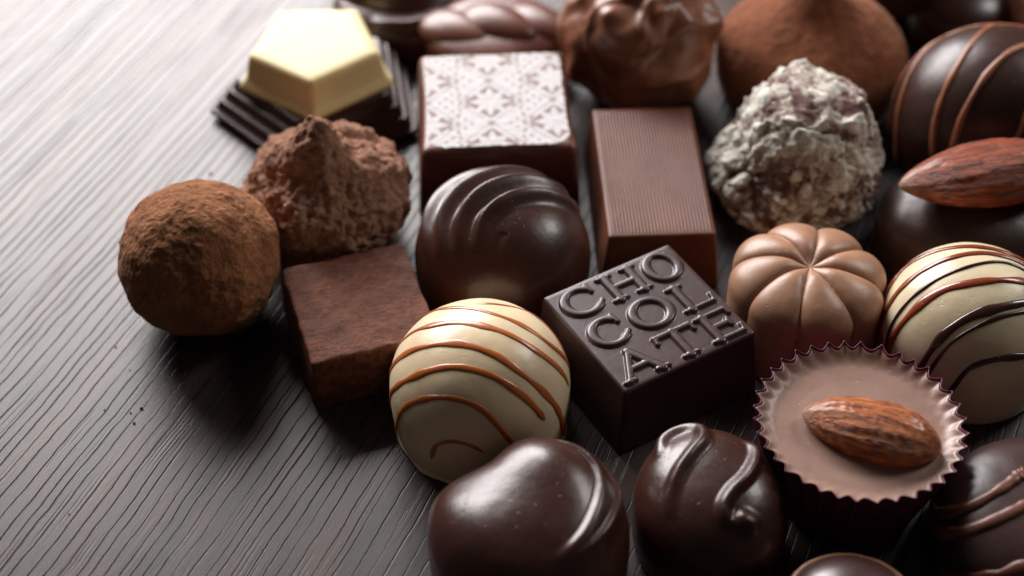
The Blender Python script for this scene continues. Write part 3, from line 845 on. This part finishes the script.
tag(almond(None, 2.20, 1.20, .92, M['almond'], (5.60, -4.82, 1.62), (.1, .02, math.radians(-19)), pt=.28, seed=2), 'whole glossy orange brown almond set in the milk chocolate cup', 'almond')

# ------------------------------------------------------------------ heart
def hplan(t, q):
    a = t-math.radians(124)          # the notch faces up-left
    a = math.atan2(math.sin(a), math.cos(a))
    notch = .27*math.exp(-(a/.42)**2); point = .10*math.exp(-((abs(a)-PI)/.5)**2)
    return 1-notch*min(1, q)**1.5+point*q+.02*math.cos(2*a)
D = Dome(1.56, .85, 1.05, 1.50, 2.35, ns=260, nt=120, plan=hplan)
X_, Y_ = D.V[:, 0], D.V[:, 1]; up_ = np.clip((D.V[:, 2]-.3)/.9, 0, 1)
D.V[:, 2] += up_*(.16*np.exp(-((X_-.45)**2+(Y_-.80)**2)/.55)-.14*np.exp(-((X_+1.0)**2+(Y_-.5)**2)/.5))
for pts, w, h in (([(.40, 1.12), (.78, .90), (1.02, .46), (1.02, -.10), (.79, -.70), (.40, -1.15)], .46, .10),
                  ([(.85, 1.08), (1.12, .84), (1.30, .42), (1.28, -.05), (1.06, -.6), (.72, -1.02)], .32, .07)):
    D.ridge(pts, w, h, side=-1, n=420, tk=3)
D.fuzz(.012, 1, 7)
tag(D.make('heart_chocolate', M['heart'], loc=(.24, -6.22, 0)), 'glossy dark chocolate heart with curved ridges down its right side', 'chocolate')

# ------------------------------------------------------------------ dark oval with S scroll
D = Dome(1.16, .75, .98, 1.10, 2.3, ab=(1.03, 1.2), ns=320, nt=170, rot=math.radians(8))
D.ridge([(-.80, .45), (-.70, .88), (-.40, 1.10), (-.14, 1.02), (-.12, .70), (-.34, .34), (-.54, .04), (-.68, -.30), (-.72, -.68)], .18, .13, n=160, tk=(5, 2.5))
D.ridge([(.60, .86), (.68, .56), (.62, .24), (.46, -.08), (.22, -.36), (.08, -.62), (.12, -.82), (.30, -.88)], .16, .12, n=180, tk=(5, 6))
D.ridge([(.38, -.80), (.46, -.83)], .24, .12, n=30, taper=False)
D.fuzz(.006, 1.5, 3)
tag(D.make('scroll_praline', M['heart'], loc=(3.08, -5.72, 0)), 'small dark chocolate oval with raised S-shaped scrolls, left of the almond cup', 'chocolate')

# ------------------------------------------------------------------ lower right praline, bottom dome
bo = tag(empty('lined_dark_praline', (8.30, -5.95, 0)), 'dark chocolate oval with soft raised lines, in the lower right corner', 'chocolate')
D = Dome(1.75, .6, .85, 1.68, 2.6, ab=(1, .92), ns=200); D.fuzz(.012, 1, 4); D.make('shell', M['dark_purple'], bo)
stripes(D, bo, view(-.42, .90, .10), [1.00, .72, .12, -.52], .10, .055, M['braid'], wav=.03)
bd = tag(empty('looped_praline', (4.98, -7.72, 0)), 'dark praline ringed by a tan line, at the bottom edge below the almond cup', 'chocolate')
D = Dome(1.12, .45, .95, 1.05, 2.3, ns=160); D.make('shell', M['dark_purple'], bd)
stripes(D, bd, (0, .05, 1), [.56], .06, .045, M['tan_drizzle'], wav=.03)

# ------------------------------------------------------------------ back row
br = tag(empty('braided_praline', (-.36, 7.05, 0), math.radians(4)), 'milk chocolate oblong with plump leaf shapes twisted across its top, behind the patterned square', 'chocolate')
D = Dome(1.42, .62, .42, 1.40, 3.0, ab=(1.06, .90), ns=160); D.make('body', M['braid'], br)
for i in range(3):
    cx = -.78+i*.86
    V, F = icosphere(5); c, s_ = math.cos(-.62), math.sin(-.62)
    P = np.stack([V[:, 0]*.92, V[:, 1]*.58*(1-.22*V[:, 0]), V[:, 2]*.34], 1)
    P = np.stack([P[:, 0]*c-P[:, 1]*s_+cx, P[:, 0]*s_+P[:, 1]*c-.12+.05*i, P[:, 2]+.92-.10*abs(i-1)], 1)
    link_mesh('leaf', P, F, M['braid'], br)
D = Dome(1.45, .45, .60, 1.4, 2.3, ab=(1.1, 1), ns=220, nt=100)
D.ridge([(-1.3, .2), (-.9, -.35), (-.2, -.62), (.5, -.45), (1.2, .35)], .24, .22, n=120, side=1)
D.ridge([(-1.0, .8), (-.3, .1), (.5, .25), (1.0, .9)], .24, .2, n=120)
D.ridge([(-.6, -1.1), (.2, -1.15), (.9, -.8)], .2, .12, n=100)
tag(D.make('wavy_praline', M['dark'], loc=(-2.35, 8.30, 0)), 'dark glossy praline with sweeping wavy ridges, behind the white pentagon', 'chocolate')
D = Dome(1.15, .5, .75, 1.1, 2.3, ns=140)
tag(D.make('small_dark_dome', M['dark'], loc=(9.75, 8.05, 0)), 'plain dark dome peeking over the large striped dome', 'chocolate')
V, F = rbox(1.3, 1.3, 1.5, .1, 20, .1)
tag(link_mesh('milk_square', V, F, M['braid'], loc=(12.0, 8.2, 0), rotz=.1, merge=True), 'plain milk chocolate block in the top right corner', 'chocolate')

# ------------------------------------------------------------------ crumbs
for i, (x, y, r) in enumerate([(-6.35, -2.95, .030), (-6.52, -3.05, .018), (-6.42, -3.28, .024), (-6.98, -2.98, .016), (-6.0, 3.25, .03), (-6.2, 2.4, .03),
                               (-8.5, -6.0, .028), (-7.15, -5.2, .014), (-7.4, 1.0, .015), (-4.6, -3.3, .014), (-7.05, -1.5, .018), (-6.7, -2.05, .014), (-4.35, -2.5, .02), (-4.05, -2.95, .016), (-5.5, 1.05, .022), (-5.9, 1.4, .015)]):
    V, F = icosphere(2); P = V*np.array([1, .8, .6])*r
    P = P*(1+.35*np.array([noise.noise(Vector(v)*2+Vector((i*3, 0, 0))) for v in V]))[:, None]
    P[:, 2] -= P[:, 2].min()
    tag(link_mesh('cocoa_crumb', P, F, M['cocoa_dark'], loc=(x, y, 0)), 'tiny cocoa crumb lying on the bare wood left of the sweets', 'crumb', 'cocoa crumbs on the wood')

# ------------------------------------------------------------------ camera
cam = bpy.data.cameras.new('camera'); co = bpy.data.objects.new('camera', cam); COL.objects.link(co)
co.location = Vector((0, -21.06, 20.7))*U; co.rotation_euler = (math.radians(90-44.5), 0, 0)
cam.lens = 56.25; cam.sensor_width = 36; cam.clip_start = .005; cam.clip_end = 20
cam.dof.use_dof = True; cam.dof.focus_distance = .262; cam.dof.aperture_fstop = 10.5; cam.dof.aperture_blades = 0
sc.camera = co

# ------------------------------------------------------------------ light: one big window behind and to the left, a small one at the right
def area(name, az, el, dist, w, h, L, col, target=(0, 0, 0)):
    a, e = math.radians(az), math.radians(el)
    p = Vector((math.sin(a)*math.cos(e), math.cos(a)*math.cos(e), math.sin(e)))*dist+Vector(target)
    l = bpy.data.lights.new(name, 'AREA'); l.shape = 'RECTANGLE'; l.size = w*U; l.size_y = h*U
    l.energy = L*PI*w*h*U*U; l.color = col
    o = bpy.data.objects.new(name, l); COL.objects.link(o); o.location = p*U
    o.rotation_euler = (Vector(target)-p).to_track_quat('-Z', 'Y').to_euler(); return o
area('window_light', -23, 30.5, 62, 46, 33, 18.8, (1, .955, .95), (0, 2, 0))
area('side_window_light', 62, 38, 55, 13, 13, 15, (1, .97, .94))
w = bpy.data.worlds.new('World'); sc.world = w; w.use_nodes = True
w.node_tree.nodes['Background'].inputs[0].default_value = (1, .90, .86, 1)
w.node_tree.nodes['Background'].inputs[1].default_value = .038
sc.view_settings.view_transform = 'Standard'; sc.view_settings.look = 'None'
sc.view_settings.exposure = 0; sc.view_settings.gamma = 1
sc.cycles.use_denoising = True
